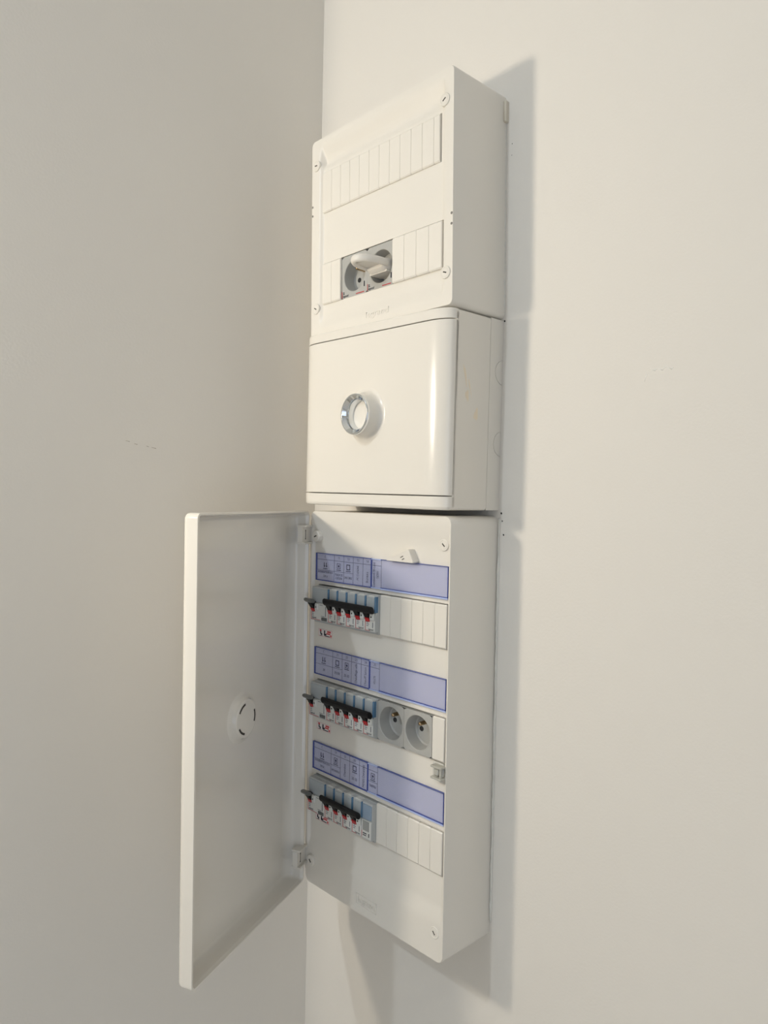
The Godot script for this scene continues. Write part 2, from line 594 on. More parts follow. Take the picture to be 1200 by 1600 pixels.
# ------------------------------------------------------------------ main
func _ready() -> void:
	make_materials()
	# camera
	var cam := Camera3D.new()
	cam.name = "camera"
	cam.position = Vector3(0.7904, 0.5216 + Y0, 0.6949)
	cam.rotation = Vector3(deg_to_rad(-1.316), deg_to_rad(46.665), deg_to_rad(1.218))
	cam.fov = rad_to_deg(2.0 * atan(800.0 / 1161.3))
	cam.near = 0.02
	cam.far = 100.0
	add_child(cam)
	cam.current = true
	# sky and exposure
	var we := WorldEnvironment.new()
	we.name = "world"
	var env := Environment.new()
	var sky := Sky.new()
	var sm := ProceduralSkyMaterial.new()
	sm.sky_top_color = rgb8(150, 185, 225)
	sm.sky_horizon_color = rgb8(214, 226, 238)
	sm.ground_bottom_color = rgb8(120, 118, 112)
	sm.ground_horizon_color = rgb8(200, 206, 210)
	sm.sky_energy_multiplier = 0.55
	sm.ground_energy_multiplier = 0.35
	sky.sky_material = sm
	env.background_mode = Environment.BG_SKY
	env.sky = sky
	env.tonemap_mode = Environment.TONE_MAPPER_LINEAR
	env.tonemap_exposure = 0.98
	env.sdfgi_enabled = true
	env.ssao_enabled = true
	env.ssil_enabled = true
	we.environment = env
	add_child(we)
	# daylight through the window in the right wall
	var day := AreaLight3D.new()
	day.name = "window_daylight"
	day.area_size = Vector2(1.9, 2.1)
	day.light_color = rgb8(215, 231, 255)
	day.light_energy = 1.82
	day.shadow_enabled = true
	day.position = Vector3(2.56, 1.15, 2.25)
	day.rotation.y = PI / 2
	add_child(day)
	build_room()
	var low := build_bottom()
	build_rows(low)
	build_middle()
	build_top()
	build_wall_details()

func build_room() -> void:
	var st := new_st()
	plain_box(st, WALL_X - 0.15, 2.75, -0.1, CEIL, -0.15, 0.0)
	wall_back = structure("wall_back", st, M.wall)
	st = new_st()
	plain_box(st, -1.5, WALL_X, -0.1, CEIL, -0.15, 0.50)
	wall_left = structure("wall_left", st, M.wall)
	st = new_st()
	plain_box(st, -1.65, -1.5, -0.1, CEIL, -0.15, 3.55)
	structure("wall_far_left", st, M.wall_plain)
	st = new_st()
	plain_box(st, -1.5, 2.6, -0.1, CEIL, 3.4, 3.55)
	structure("wall_front", st, M.wall_plain)
	st = new_st()
	plain_box(st, 2.6, 2.75, 0.0, 0.10, 0.0, 3.55)
	plain_box(st, 2.6, 2.75, 2.20, CEIL, 0.0, 3.55)
	plain_box(st, 2.6, 2.75, 0.10, 2.20, 0.0, 1.3)
	plain_box(st, 2.6, 2.75, 0.10, 2.20, 3.2, 3.55)
	structure("wall_right", st, M.wall_plain)
	st = new_st()
	plain_box(st, -1.65, 2.75, -0.15, 0.0, -0.15, 3.55)
	structure("floor", st, M.floor)
	st = new_st()
	plain_box(st, -1.65, 2.75, CEIL, CEIL + 0.15, -0.15, 3.55)
	structure("ceiling", st, M.ceiling)
	# window in the right wall, out of view
	st = new_st()
	for q in [[1.3, 3.2, 0.10, 0.15], [1.3, 3.2, 2.15, 2.20], [1.3, 1.35, 0.15, 2.15], [3.15, 3.2, 0.15, 2.15], [2.22, 2.28, 0.15, 2.15]]:
		plain_box(st, 2.64, 2.70, q[2], q[3], q[0], q[1])
	var win := structure("window_1", st, M.lamp_white)
	var glass := mat(Color(0.9, 0.95, 1.0, 0.05), 0.02, 0.5)
	glass.transparency = BaseMaterial3D.TRANSPARENCY_ALPHA
	for q in [[1.35, 2.22], [2.28, 3.15]]:
		st = new_st()
		plain_box(st, 2.668, 2.672, 0.15, 2.15, q[0], q[1])
		part("pane", st, glass, win)
	# flush ceiling lamp
	var lp := Vector3(0.175, 1.58 + Y0, 1.70)
	var lamp := thing("ceiling_lamp", "small round white ceiling lamp above the enclosures", "lamp", Transform3D(Basis(Vector3.RIGHT, PI / 2), Vector3(lp.x, CEIL, lp.z)))
	st = new_st()
	lathe(st, [Vector2(0.0, 0.0), Vector2(0.07, 0.0), Vector2(0.07, 0.02), Vector2(0.055, 0.055), Vector2(0.0, 0.055)], 32, Vector3.ZERO, [1, 2, 3])
	part("housing", st, M.lamp_white, lamp)
	var glow := mat(rgb8(255, 240, 220), 0.5)
	glow.emission_enabled = true
	glow.emission = rgb8(255, 236, 210)
	glow.emission_energy_multiplier = 3.0
	st = new_st()
	lathe(st, [Vector2(0.045, 0.055), Vector2(0.043, 0.07), Vector2(0.025, 0.082), Vector2(0.0, 0.086)], 32)
	part("bulb", st, glow, lamp)
	var l1 := OmniLight3D.new()
	l1.name = "ceiling_lamp_light"
	l1.position = lp
	l1.light_color = rgb8(233, 244, 255)
	l1.light_energy = 0.72
	l1.light_size = 0.03
	l1.omni_range = 12.0
	l1.omni_attenuation = 2.0
	l1.shadow_enabled = true
	add_child(l1)
	# hanging bulb in the passage that opens past the end of the side wall
	var hp := Vector3(-0.094, 0.72 + Y0, 0.88)
	var hang := thing("pendant_bulb", "bare pendant bulb on a white cord beyond the wall end", "lamp", Transform3D(Basis.IDENTITY, hp))
	st = new_st()
	tube(st, [Vector3(0, 0.1, 0), Vector3(0, CEIL - hp.y, 0)], [0.003], 8)
	part("cord", st, M.lamp_white, hang)
	st = new_st()
	tube(st, [Vector3(0, 0.045, 0), Vector3(0, 0.1, 0)], [0.016], 16)
	part("lamp_holder", st, M.lamp_white, hang)
	var sp := SphereMesh.new()
	sp.radius = 0.044
	sp.height = 0.088
	part("bulb", sp, glow, hang)
	var l2 := OmniLight3D.new()
	l2.name = "pendant_light"
	l2.position = hp
	l2.light_color = rgb8(255, 243, 223)
	l2.light_energy = 0.35
	l2.light_size = 0.045
	l2.omni_range = 12.0
	l2.omni_attenuation = 2.0
	l2.shadow_enabled = true
	add_child(l2)

var wall_back: MeshInstance3D
var wall_left: MeshInstance3D

# ------------------------------------------------------------------ lowest enclosure, door open
const BW := 0.25
const BH := 0.499
const BD := 0.0823
const ROWS := [0.3525, 0.2262, 0.0993]
const MX := 0.0145
const BP := BD - 0.004

func low_height(x: float, y: float) -> float:
	var inner := smoothstep(0.0022, 0.0052, x) * (1.0 - smoothstep(BW - 0.0052, BW - 0.0022, x))
	var dip := smoothstep(0.040, 0.064, y) * (1.0 - smoothstep(0.458, 0.492, y))
	return BD - 0.0040 * inner * dip

func build_bottom() -> Node3D:
	var cab := thing("distribution_board", "tall white three-row distribution board, lowest of the stack, with its door open", "electrical panel", hung(0, 0, Vector2(0.125, 0.25), 0.249))
	var st := new_st()
	loft(st, [[BW / 2, BH / 2, BW, BH, 0.009, 0.0], [BW / 2, BH / 2, BW, BH, 0.009, BD - 0.0008, true], [BW / 2, BH / 2, BW - 0.0008, BH - 0.0008, 0.009, BD]], true, false, 6)
	part("housing", st, M.plastic, cab)
	var holes := []
	for y in ROWS:
		holes.append(Rect2(MX - 0.0006, y - 0.0012, 13 * MOD + 0.0012, 0.0504))
	st = new_st()
	var xs := [0.0022, 0.003, 0.0037, 0.0045, 0.0052, BW - 0.0052, BW - 0.0045, BW - 0.0037, BW - 0.003, BW - 0.0022]
	var ys := []
	for k in 10:
		ys.append(0.040 + 0.0027 * k)
		ys.append(0.458 + 0.0038 * k)
	face(st, BW - 0.0008, BH - 0.0008, 0.009, low_height, holes, xs, ys)
	part("front_panel", st, M.plastic, cab).position = Vector3(0.0004, 0.0004, 0)
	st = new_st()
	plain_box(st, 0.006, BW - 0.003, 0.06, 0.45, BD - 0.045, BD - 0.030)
	part("dark_backing", st, M.inside, cab)  # backing sheet, coloured dark for the shaded inside of the housing
	# blanking plates
	var blank := blank_mesh(0.0490)
	for q in [[0, 7, 13], [1, 12, 13], [2, 7, 13]]:
		for k in range(q[1], q[2]):
			var b := part("blanking_plate", blank, M.blank, cab)
			b.position = Vector3(MX + k * MOD, ROWS[q[0]] - 0.0005, BD + 0.0008)
	# screw covers
	slot_screw(cab, 0.2372, 0.4668, low_height(0.2372, 0.4668), -0.75, 0.0068, 0.0011)
	slot_screw(cab, 0.2370, 0.0318, BD, -0.85, 0.0068, 0.0009)
	for q in [[0.4655, 0.35], [0.0318, -0.8]]:
		st = new_st()
		lathe(st, [Vector2(0.0078, -0.004), Vector2(0.0074, 0.0040), Vector2(0.0066, 0.0046), Vector2(0.0, 0.0048)], 28, Vector3.ZERO, [1, 2])
		var hub := part("hinge_boss", st, M.plastic, cab)
		hub.position = Vector3(0.0145, q[0], BD - 0.001)
		st = new_st()
		plain_box(st, -0.0024, 0.0024, -0.0007, 0.0007, 0.0046, 0.0052)
		part("slot", st, M.slot, hub, "dark screwdriver slot").rotation.z = q[1]
	st = new_st()
	bevel_box(st, -0.0060, 0.0002, 0.012, BH - 0.012, BD - 0.014, BD - 0.0035, 0.0008, 0.001)
	part("added_bright_lip", st, M.door, cab)  # lip added to catch the pendant light as a bright line at the hinge
	# raised maker's mark
	st = new_st()
	for q in [[0.1045, 0.1415, 0.0235, 0.0241], [0.1045, 0.1415, 0.0108, 0.0114], [0.1045, 0.1051, 0.0108, 0.0241], [0.1409, 0.1415, 0.0108, 0.0241]]:
		plain_box(st, q[0], q[1], q[2], q[3], BD - 0.0015, BD + 0.0006)
	var badge := part("badge_frame", st, M.plastic, cab)
	lettering("legrand", 0.0062, Vector3(0.123, 0.0174, BD + 0.0002), M.plastic, badge, 0.0, 0.030, 0.0012, "Droid Sans")
	build_latch(cab)
	build_labels(cab)
	build_stickers(cab)
	build_door(cab)
	return cab

func blank_mesh(h: float, w := MOD - 0.00035) -> ArrayMesh:
	var st := new_st()
	loft(st, [[w / 2, h / 2, w, h, 0.0003, -0.02], [w / 2, h / 2, w, h, 0.0003, -0.0012], [w / 2, h / 2, w - 0.0004, h - 0.003, 0.0003, 0.0]], false, true, 1)
	st.generate_normals()
	return st.commit()

func build_latch(cab: Node3D) -> void:
	var st := new_st()
	bevel_box(st, 0.2285, 0.2445, 0.2055, 0.2235, BP - 0.001, BD - 0.001, 0.0006, 0.001)
	var base := part("door_catch", st, M.latch, cab, "clear plastic door catch")
	st = new_st()
	bevel_box(st, 0.2352, 0.2420, 0.2105, 0.2186, BD - 0.002, BD + 0.0052, 0.0012, 0.0014)
	part("catch_block", st, M.latch_arm, base)
	for y in [0.2072, 0.2198]:
		st = new_st()
		bevel_box(st, 0.2325, 0.2485, y, y + 0.0024, BD - 0.002, BD + 0.0076, 0.0006, 0.0006)
		part("catch_arm", st, M.latch_arm, base)
	st = new_st()
	bevel_box(st, 0.2445, 0.2470, 0.2072, 0.2222, BD + 0.0035, BD + 0.0060, 0.0005, 0.0005)
	part("catch_bar", st, M.latch_arm, base)

func build_labels(cab: Node3D) -> void:
	var tops := [0.4435, 0.3182, 0.1912]
	for row in 3:
		var y1: float = tops[row]
		var y0: float = y1 - 0.0362
		var z := BP + 0.0012
		var st := new_st()
		plain_box(st, 0.0118, 0.2448, y0 + 0.001, y1 - 0.001, BP - 0.002, z)
		var hold := part("label_strip", st, M.paper, cab, "row label of white paper under clear blue plastic")
		# print on the paper
		st = new_st()
		var t := 0.00016
		var cuts := [0.047, 0.0662, 0.0845, 0.1030, 0.1195, 0.1365]
		for x in cuts:
			plain_box(st, x - 0.0003, x + 0.0003, y0 + 0.0012, y1 - 0.0012, z, z + t)
		plain_box(st, 0.0122, 0.1365, y1 - 0.0086, y1 - 0.0080, z, z + t)
		plain_box(st, 0.0122, 0.0845 if row == 0 else 0.0662, y0 + 0.0138, y0 + 0.0143, z, z + t)
		if row == 2:
			plain_box(st, 0.1195, 0.1365, y0 + 0.0138, y0 + 0.0143, z, z + t)
		part("printed_grid", st, M.ink_soft, hold)
		# pictograms and underlines
		var icon_cells: Array = [[0.0285, 0.0560, 0.0750], [0.0285, 0.0566, 0.0752], [0.0285, 0.0566, 0.0940, 0.1280]][row]
		for k in icon_cells.size():
			st = new_st()
			var x: float = icon_cells[k]
			var yb: float = y0 + 0.0156
			plain_box(st, x - 0.0045, x + 0.0045, yb, yb + 0.0010, z, z + t)
			if k == 0:
				for s in [-1, 1]:
					plain_box(st, x + s * 0.0022 - 0.0007, x + s * 0.0022 + 0.0007, yb + 0.0022, yb + 0.0085, z, z + t)
					plain_box(st, x + s * 0.0022 - 0.0004, x + s * 0.0022 + 0.0018, yb + 0.0030, yb + 0.0046, z, z + t)
			else:
				var b := 0.0011 if (row + k) % 2 == 0 else 0.0007
				plain_box(st, x - 0.0035, x + 0.0035, yb + 0.0022, yb + 0.0022 + b, z, z + t)
				plain_box(st, x - 0.0035, x + 0.0035, yb + 0.0092 - b, yb + 0.0092, z, z + t)
				plain_box(st, x - 0.0035, x - 0.0035 + b, yb + 0.0022, yb + 0.0092, z, z + t)
				plain_box(st, x + 0.0035 - b, x + 0.0035, yb + 0.0022, yb + 0.0092, z, z + t)
				if (row + k) % 2 == 1:
					plain_box(st, x - 0.0014, x + 0.0014, yb + 0.0042, yb + 0.0070, z, z + t)
			part("pictogram", st, M.ink, hold)
		var zz := z + t
		var words: Array = [
			[["C", 0.0285, 0.0316, 0.0030, 0, 0.0], ["11", 0.0566, 0.0316, 0.0030, 0, 0.0], ["12", 0.0752, 0.0316, 0.0030, 0, 0.0], ["13", 0.0937, 0.0316, 0.0030, 0, 0.0], ["14", 0.1112, 0.0316, 0.0030, 0, 0.0],
				["INTERRUPTEUR DIFF", 0.0292, 0.0115, 0.0028, 0, 0.031], ["TYPE A", 0.0292, 0.0060, 0.0028, 0, 0.009], ["PLAQUE DE", 0.0566, 0.0100, 0.0030, 0, 0.0145], ["CUISSON", 0.0566, 0.0056, 0.0030, 0, 0.0125], ["LAVE LINGE", 0.0752, 0.0078, 0.0030, 0, 0.0150],
				["PC CUISINE", 0.0937, 0.0160, 0.0034, 1, 0.018], ["Bureau", 0.1112, 0.0120, 0.0040, 1, 0.013], ["Commun+GTB+Lave", 0.1238, 0.0165, 0.0036, 1, 0.030], ["SERV", 0.1302, 0.0170, 0.0036, 1, 0.009]],
			[["C", 0.0285, 0.0316, 0.0030, 0, 0.0], ["21", 0.0566, 0.0316, 0.0030, 0, 0.0], ["22", 0.0752, 0.0316, 0.0030, 0, 0.0], ["23", 0.0937, 0.0316, 0.0030, 0, 0.0], ["24", 0.1112, 0.0316, 0.0030, 0, 0.0], ["25", 0.1280, 0.0316, 0.0030, 0, 0.0],
				["30", 0.0292, 0.0075, 0.0030, 0, 0.0], ["FOUR", 0.0566, 0.0080, 0.0032, 0, 0.0], ["20-30", 0.0752, 0.0080, 0.0034, 0, 0.010],
				["Chauffage sdb", 0.0937, 0.0145, 0.0036, 1, 0.024], ["Chauff Salon", 0.1112, 0.0140, 0.0036, 1, 0.023], ["VOLETS", 0.1280, 0.0130, 0.0030, 1, 0.010]],
			[["C", 0.0285, 0.0316, 0.0030, 0, 0.0], ["31", 0.0566, 0.0316, 0.0030, 0, 0.0], ["32", 0.0752, 0.0316, 0.0030, 0, 0.0], ["33", 0.0937, 0.0316, 0.0030, 0, 0.0],
				["INTERRUPTEUR DIFF", 0.0292, 0.0118, 0.0028, 0, 0.031], ["TYPE AC", 0.0292, 0.0060, 0.0028, 0, 0.009], ["LAVE VAISSELLE", 0.0566, 0.0078, 0.0026, 0, 0.0165], ["Chambre", 0.0752, 0.0140, 0.0034, 1, 0.016],
				["20-30", 0.0940, 0.0080, 0.0034, 0, 0.010], ["PRISES CHAMBRE", 0.1112, 0.0165, 0.0034, 1, 0.028], ["CHAUFFAGE", 0.1280, 0.0090, 0.0032, 0, 0.0125]]][row]
		for q in words:
			lettering(q[0], q[3], Vector3(q[1], y0 + q[2], zz), M.ink, hold, PI / 2 if q[4] else 0.0, q[5])
		# clear blue cover and its thicker edges
		st = new_st()
		plain_box(st, 0.0108, 0.2454, y0 + 0.0002, y1 - 0.0002, z + 0.0009, z + 0.0012)
		part("clear_cover", st, M.cover, hold, "clear blue plastic cover")
		var zc := z + 0.0018
		for q in [[0.0105, 0.1195, y1 - 0.0007, y1], [0.1370, 0.2458, y1 - 0.0006, y1], [0.0105, 0.1200, y0, y0 + 0.0009], [0.1370, 0.2458, y0 + 0.0012, y0 + 0.0020], [0.0105, 0.0112, y0, y1], [0.2452, 0.2458, y0 + 0.001, y1]]:
			st = new_st()
			plain_box(st, q[0], q[1], q[2], q[3], BP - 0.001, zc)
			part("cover_edge", st, M.blue_edge, hold, "darker blue edge of the cover")
		for q in [[0.1195, 0.1370, y0, y0 + 0.0012], [0.1370, 0.2458, y0 - 0.0006, y0 + 0.0012], [0.1195, 0.1370, y1 - 0.0012, y1]]:
			st = new_st()
			plain_box(st, q[0], q[1], q[2], q[3], BP - 0.001, zc)
			part("cover_edge", st, M.blue_pale, hold, "pale blue edge of the cover")
		st = new_st()
		plain_box(st, 0.1193, 0.1199, y0 - 0.0005, y1 + 0.0005, z, zc + 0.0002)
		part("cover_joint", st, M.blue_edge, hold)

func build_stickers(cab: Node3D) -> void:
	for y in [0.3328, 0.2082, 0.0872]:
		var st := new_st()
		plain_box(st, 0.0155, 0.0440, y, y + 0.0098, BP - 0.001, BP + 0.0002)
		var s := part("warning_sticker", st, M.sticker, cab, "small red and white warning sticker")
		var z := BP + 0.0002
		st = new_st()
		for q in [[0.0155, 0.0440, 0.0, 0.0004], [0.0155, 0.0440, 0.0094, 0.0098], [0.0155, 0.0159, 0, 0.0098], [0.0436, 0.0440, 0, 0.0098]]:
			plain_box(st, q[0], q[1], y + q[2], y + q[3], z, z + 0.00015)
		part("border", st, M.red_pale, s)
		st = new_st()
		for q in [[0.0180, 0.0215, 0.0068, 0.0090], [0.0320, 0.0400, 0.0040, 0.0058], [0.0335, 0.0410, 0.0064, 0.0086], [0.0400, 0.0425, 0.0012, 0.0040]]:
			plain_box(st, q[0], q[1], y + q[2], y + q[3], z, z + 0.00015)
		part("red_print", st, M.red_print, s, "red pictogram print")
		st = new_st()
		for q in [[0.0190, 0.0210, 0.0030, 0.0068], [0.0210, 0.0232, 0.0018, 0.0042], [0.0270, 0.0292, 0.0020, 0.0086], [0.0292, 0.0320, 0.0026, 0.0044], [0.0285, 0.0390, 0.0010, 0.0020], [0.0180, 0.0235, 0.0008, 0.0014]]:
			plain_box(st, q[0], q[1], y + q[2], y + q[3], z, z + 0.00015)
		part("black_print", st, M.ink, s, "black pictogram print")

func build_door(cab: Node3D) -> void:
	var w := 0.2489
	var x0 := 0.004
	var cx := x0 + w / 2
	var cy := BH / 2
	var h := BH
	var st := new_st()
	var rings := [[cx, cy, w - 0.004, h - 0.004, 0.005, 0.0], [cx, cy, w, h, 0.006, 0.0003], [cx, cy, w, h, 0.006, 0.0125, true]]
	for k in range(1, 9):
		var a := k / 8.0 * PI / 2
		var ix := 0.030 * (1 - cos(a))
		var iy := 0.010 * (1 - cos(a))
		rings.append([cx, cy, w - 2 * ix, h - 2 * iy, 0.006, 0.0125 + 0.0135 * sin(a), k < 8])
	loft(st, rings, false, true, 8)
	var door := part("door", st, M.door, cab, "open white door seen from its glossy inner side")
	door.position = Vector3(0, 0, BD)
	door.rotation.y = -deg_to_rad(64.88)
	# inner skin
	st = new_st()
	rings = []
	for k in range(0, 9):
		var a := (8 - k) / 8.0 * PI / 2
		var ix := 0.0045 + 0.016 * (1 - cos(a))
		var iy := 0.0040 + 0.006 * (1 - cos(a))
		rings.append([cx, cy, w - 2 * ix, h - 2 * iy, 0.006, 0.0120 + 0.0115 * sin(a), true])
	rings.append([cx, cy, w - 0.0075, h - 0.0065, 0.0055, 0.004])
	rings.append([cx, cy, w - 0.004, h - 0.004, 0.005, 0.0])
	var o := outline(cx, cy, rings[0][2], rings[0][3], rings[0][4], 8)
	loft(st, rings, false, false, 8)
	st.set_smooth_group(-1)
	for i in o.size():
		var j := (i + 1) % o.size()
		tri(st, Vector3(cx, cy, rings[0][5]), Vector3(o[i].x, o[i].y, rings[0][5]), Vector3(o[j].x, o[j].y, rings[0][5]))
	part("inner_liner", st, M.door, door)
	# back of the knob
	st = new_st()
	lathe(st, [Vector2(0.0, -0.0046), Vector2(0.0215, -0.0046), Vector2(0.0228, -0.0040), Vector2(0.0238, -0.0018), Vector2(0.0262, 0.0020), Vector2(0.0330, 0.0034)], 48, Vector3.ZERO, [1, 2])
	var back := part("knob_back", st, M.door, door, "round knob back with three curved slots")
	back.position = Vector3(0.128, 0.2515, 0.0205)
	for a0 in [55, 180, -52]:
		st = new_st()
		st.set_smooth_group(-1)
		for i in 6:
			var a := deg_to_rad(a0 - 24 + i * 8.0)
			var b := deg_to_rad(a0 - 24 + (i + 1) * 8.0)
			var r0 := 0.0168
			var r1 := 0.0194
			quad(st, Vector3(cos(a) * r0, sin(a) * r0, -0.0048), Vector3(cos(b) * r0, sin(b) * r0, -0.0048), Vector3(cos(b) * r1, sin(b) * r1, -0.0048), Vector3(cos(a) * r1, sin(a) * r1, -0.0048))
			quad(st, Vector3(cos(a) * r1, sin(a) * r1, -0.0048), Vector3(cos(b) * r1, sin(b) * r1, -0.0048), Vector3(cos(b) * r1, sin(b) * r1, -0.0040), Vector3(cos(a) * r1, sin(a) * r1, -0.0040))
			quad(st, Vector3(cos(b) * r0, sin(b) * r0, -0.0048), Vector3(cos(a) * r0, sin(a) * r0, -0.0048), Vector3(cos(a) * r0, sin(a) * r0, -0.0040), Vector3(cos(b) * r0, sin(b) * r0, -0.0040))
		part("curved_slot", st, M.slot, back)
	# knob on the outer side
	var k := knob_meshes()
	var ring := part("knob", k[0], M.door, door)
	ring.position = Vector3(cx, cy, 0.026)
	part("chrome_ring", k[1], M.chrome, ring, "chrome ring")
	# hinges
	for y in [0.4675, 0.0370]:
		st = new_st()
		bevel_box(st, -0.0015, 0.0250, y - 0.0105, y + 0.0105, 0.0, 0.007, 0.0002, 0.001)
		var hin := part("hinge", st, M.door, door)
		hin.position.z = -0.0004
		st = new_st()
		plain_box(st, 0.0155, 0.0163, y - 0.0055, y + 0.0055, -0.0003, 0.0005)
		for s in [-1, 1]:
			plain_box(st, 0.0152, 0.0170, y + s * 0.0055 - 0.0008, y + s * 0.0055 + 0.0008, -0.0003, 0.0005)
		part("slit", st, M.slot, hin)
		for s in [-1, 1]:
			st = new_st()
			plain_box(st, 0.002, 0.024, y + s * 0.0112 - 0.0012, y + s * 0.0112 + 0.0012, -0.0035, 0.009)
			part("hinge_cheek", st, M.door, hin)

func knob_meshes() -> Array:
	var a := new_st()
	lathe(a, [Vector2(0.0330, 0.0), Vector2(0.0300, 0.0008), Vector2(0.0278, 0.0030), Vector2(0.0264, 0.0065), Vector2(0.0254, 0.0110), Vector2(0.0246, 0.0160), Vector2(0.0240, 0.0172), Vector2(0.0205, 0.0160), Vector2(0.0192, 0.0056), Vector2(0.0, 0.0056)], 64, Vector3.ZERO, [6, 7, 8])
	a.generate_normals()
	var b := new_st()
	lathe(b, [Vector2(0.0243, 0.0160), Vector2(0.0245, 0.0184), Vector2(0.0240, 0.0195), Vector2(0.0230, 0.0198), Vector2(0.0222, 0.0194), Vector2(0.0186, 0.0158), Vector2(0.0176, 0.0138), Vector2(0.0171, 0.0080), Vector2(0.0166, 0.0057)], 64, Vector3.ZERO, [4, 5])
	b.generate_normals()
	return [a.commit(), b.commit()]

# ------------------------------------------------------------------ devices on the three rails
func build_rows(cab: Node3D) -> void:
	var rows := ["top", "middle", "bottom"]
	var ordinal := ["first", "second", "third", "fourth", "fifth"]
	var proto := make_breaker()
	for r in 3:
		var sw := make_main_switch()
		sw.name = numbered("main_switch")
		add_child(sw)
		sw.transform = in_cab(cab, MX, ROWS[r], BD)
		tag(sw, "double-width grey main switch with grey lever, %s row of the open board" % rows[r], "switch", "main switches of the rows")
		for k in (5 if r < 2 else 4):
			var b: Node3D = proto.duplicate()
			b.name = numbered("circuit_breaker")
			add_child(b)
			b.transform = in_cab(cab, MX + (2 + k) * MOD, ROWS[r], BD)
			tag(b, "slim grey breaker with black lever, %s row, %s from the double-width switch" % [rows[r], ordinal[k]], "circuit breaker", "slim circuit breakers")
	proto.free()
	var g := make_grille_module()
	g.name = numbered("relay_module")
	add_child(g)
	g.transform = in_cab(cab, MX + 6 * MOD, ROWS[2], BD)
	tag(g, "slim grey module with vertical vent slots and no lever, end of bottom row", "relay")
	for k in 2:
		var s := make_socket(2.5 * MOD - 0.0003, 0.048)
		s.name = numbered("power_socket")
		add_child(s)
		s.transform = in_cab(cab, MX + 7 * MOD + k * 2.5 * MOD, ROWS[1], BD + 0.0014)
		tag(s, ["grey earthed socket touching the last breaker of the middle row", "grey earthed socket beside the single blanking plate and clear door catch"][k], "socket", "grey sockets in the open board")
	# white connector wedged on top of the upper label strip
	var c := thing("cable_connector", "small white plastic connector poking up behind the topmost blue label strip", "connector", in_cab(cab, 0, 0, BP))
	var st := new_st()
	var front := PackedVector2Array([Vector2(0.1535, 0.4438), Vector2(0.1975, 0.4438), Vector2(0.1985, 0.4455), Vector2(0.1908, 0.4590), Vector2(0.1890, 0.4594), Vector2(0.1545, 0.4452)])
	st.set_smooth_group(-1)
	var mid := Vector2(0.180, 0.449)
	for i in front.size():
		var j := (i + 1) % front.size()
		var p := front[i]
		var q := front[j]
		var pi_ := p.lerp(mid, 0.05)
		var qi := q.lerp(mid, 0.05)
		quad(st, Vector3(p.x, p.y, -0.001), Vector3(p.x, p.y, 0.0092), Vector3(q.x, q.y, 0.0092), Vector3(q.x, q.y, -0.001))
		quad(st, Vector3(p.x, p.y, 0.0092), Vector3(pi_.x, pi_.y, 0.0100), Vector3(qi.x, qi.y, 0.0100), Vector3(q.x, q.y, 0.0092))
		tri(st, Vector3(mid.x, mid.y, 0.0100), Vector3(qi.x, qi.y, 0.0100), Vector3(pi_.x, pi_.y, 0.0100))
	var body := part("shell", st, M.plug, c)
	for q in [[0.1800, 0.4500, 0.0024], [0.1822, 0.4476, 0.0020]]:
		st = new_st()
		plain_box(st, -q[2], q[2], -0.0004, 0.0004, -0.0002, 0.0003)
		var sl := part("slot", st, M.slot, body)
		sl.position = Vector3(q[0], q[1], 0.0100)
		sl.rotation.z = 0.45

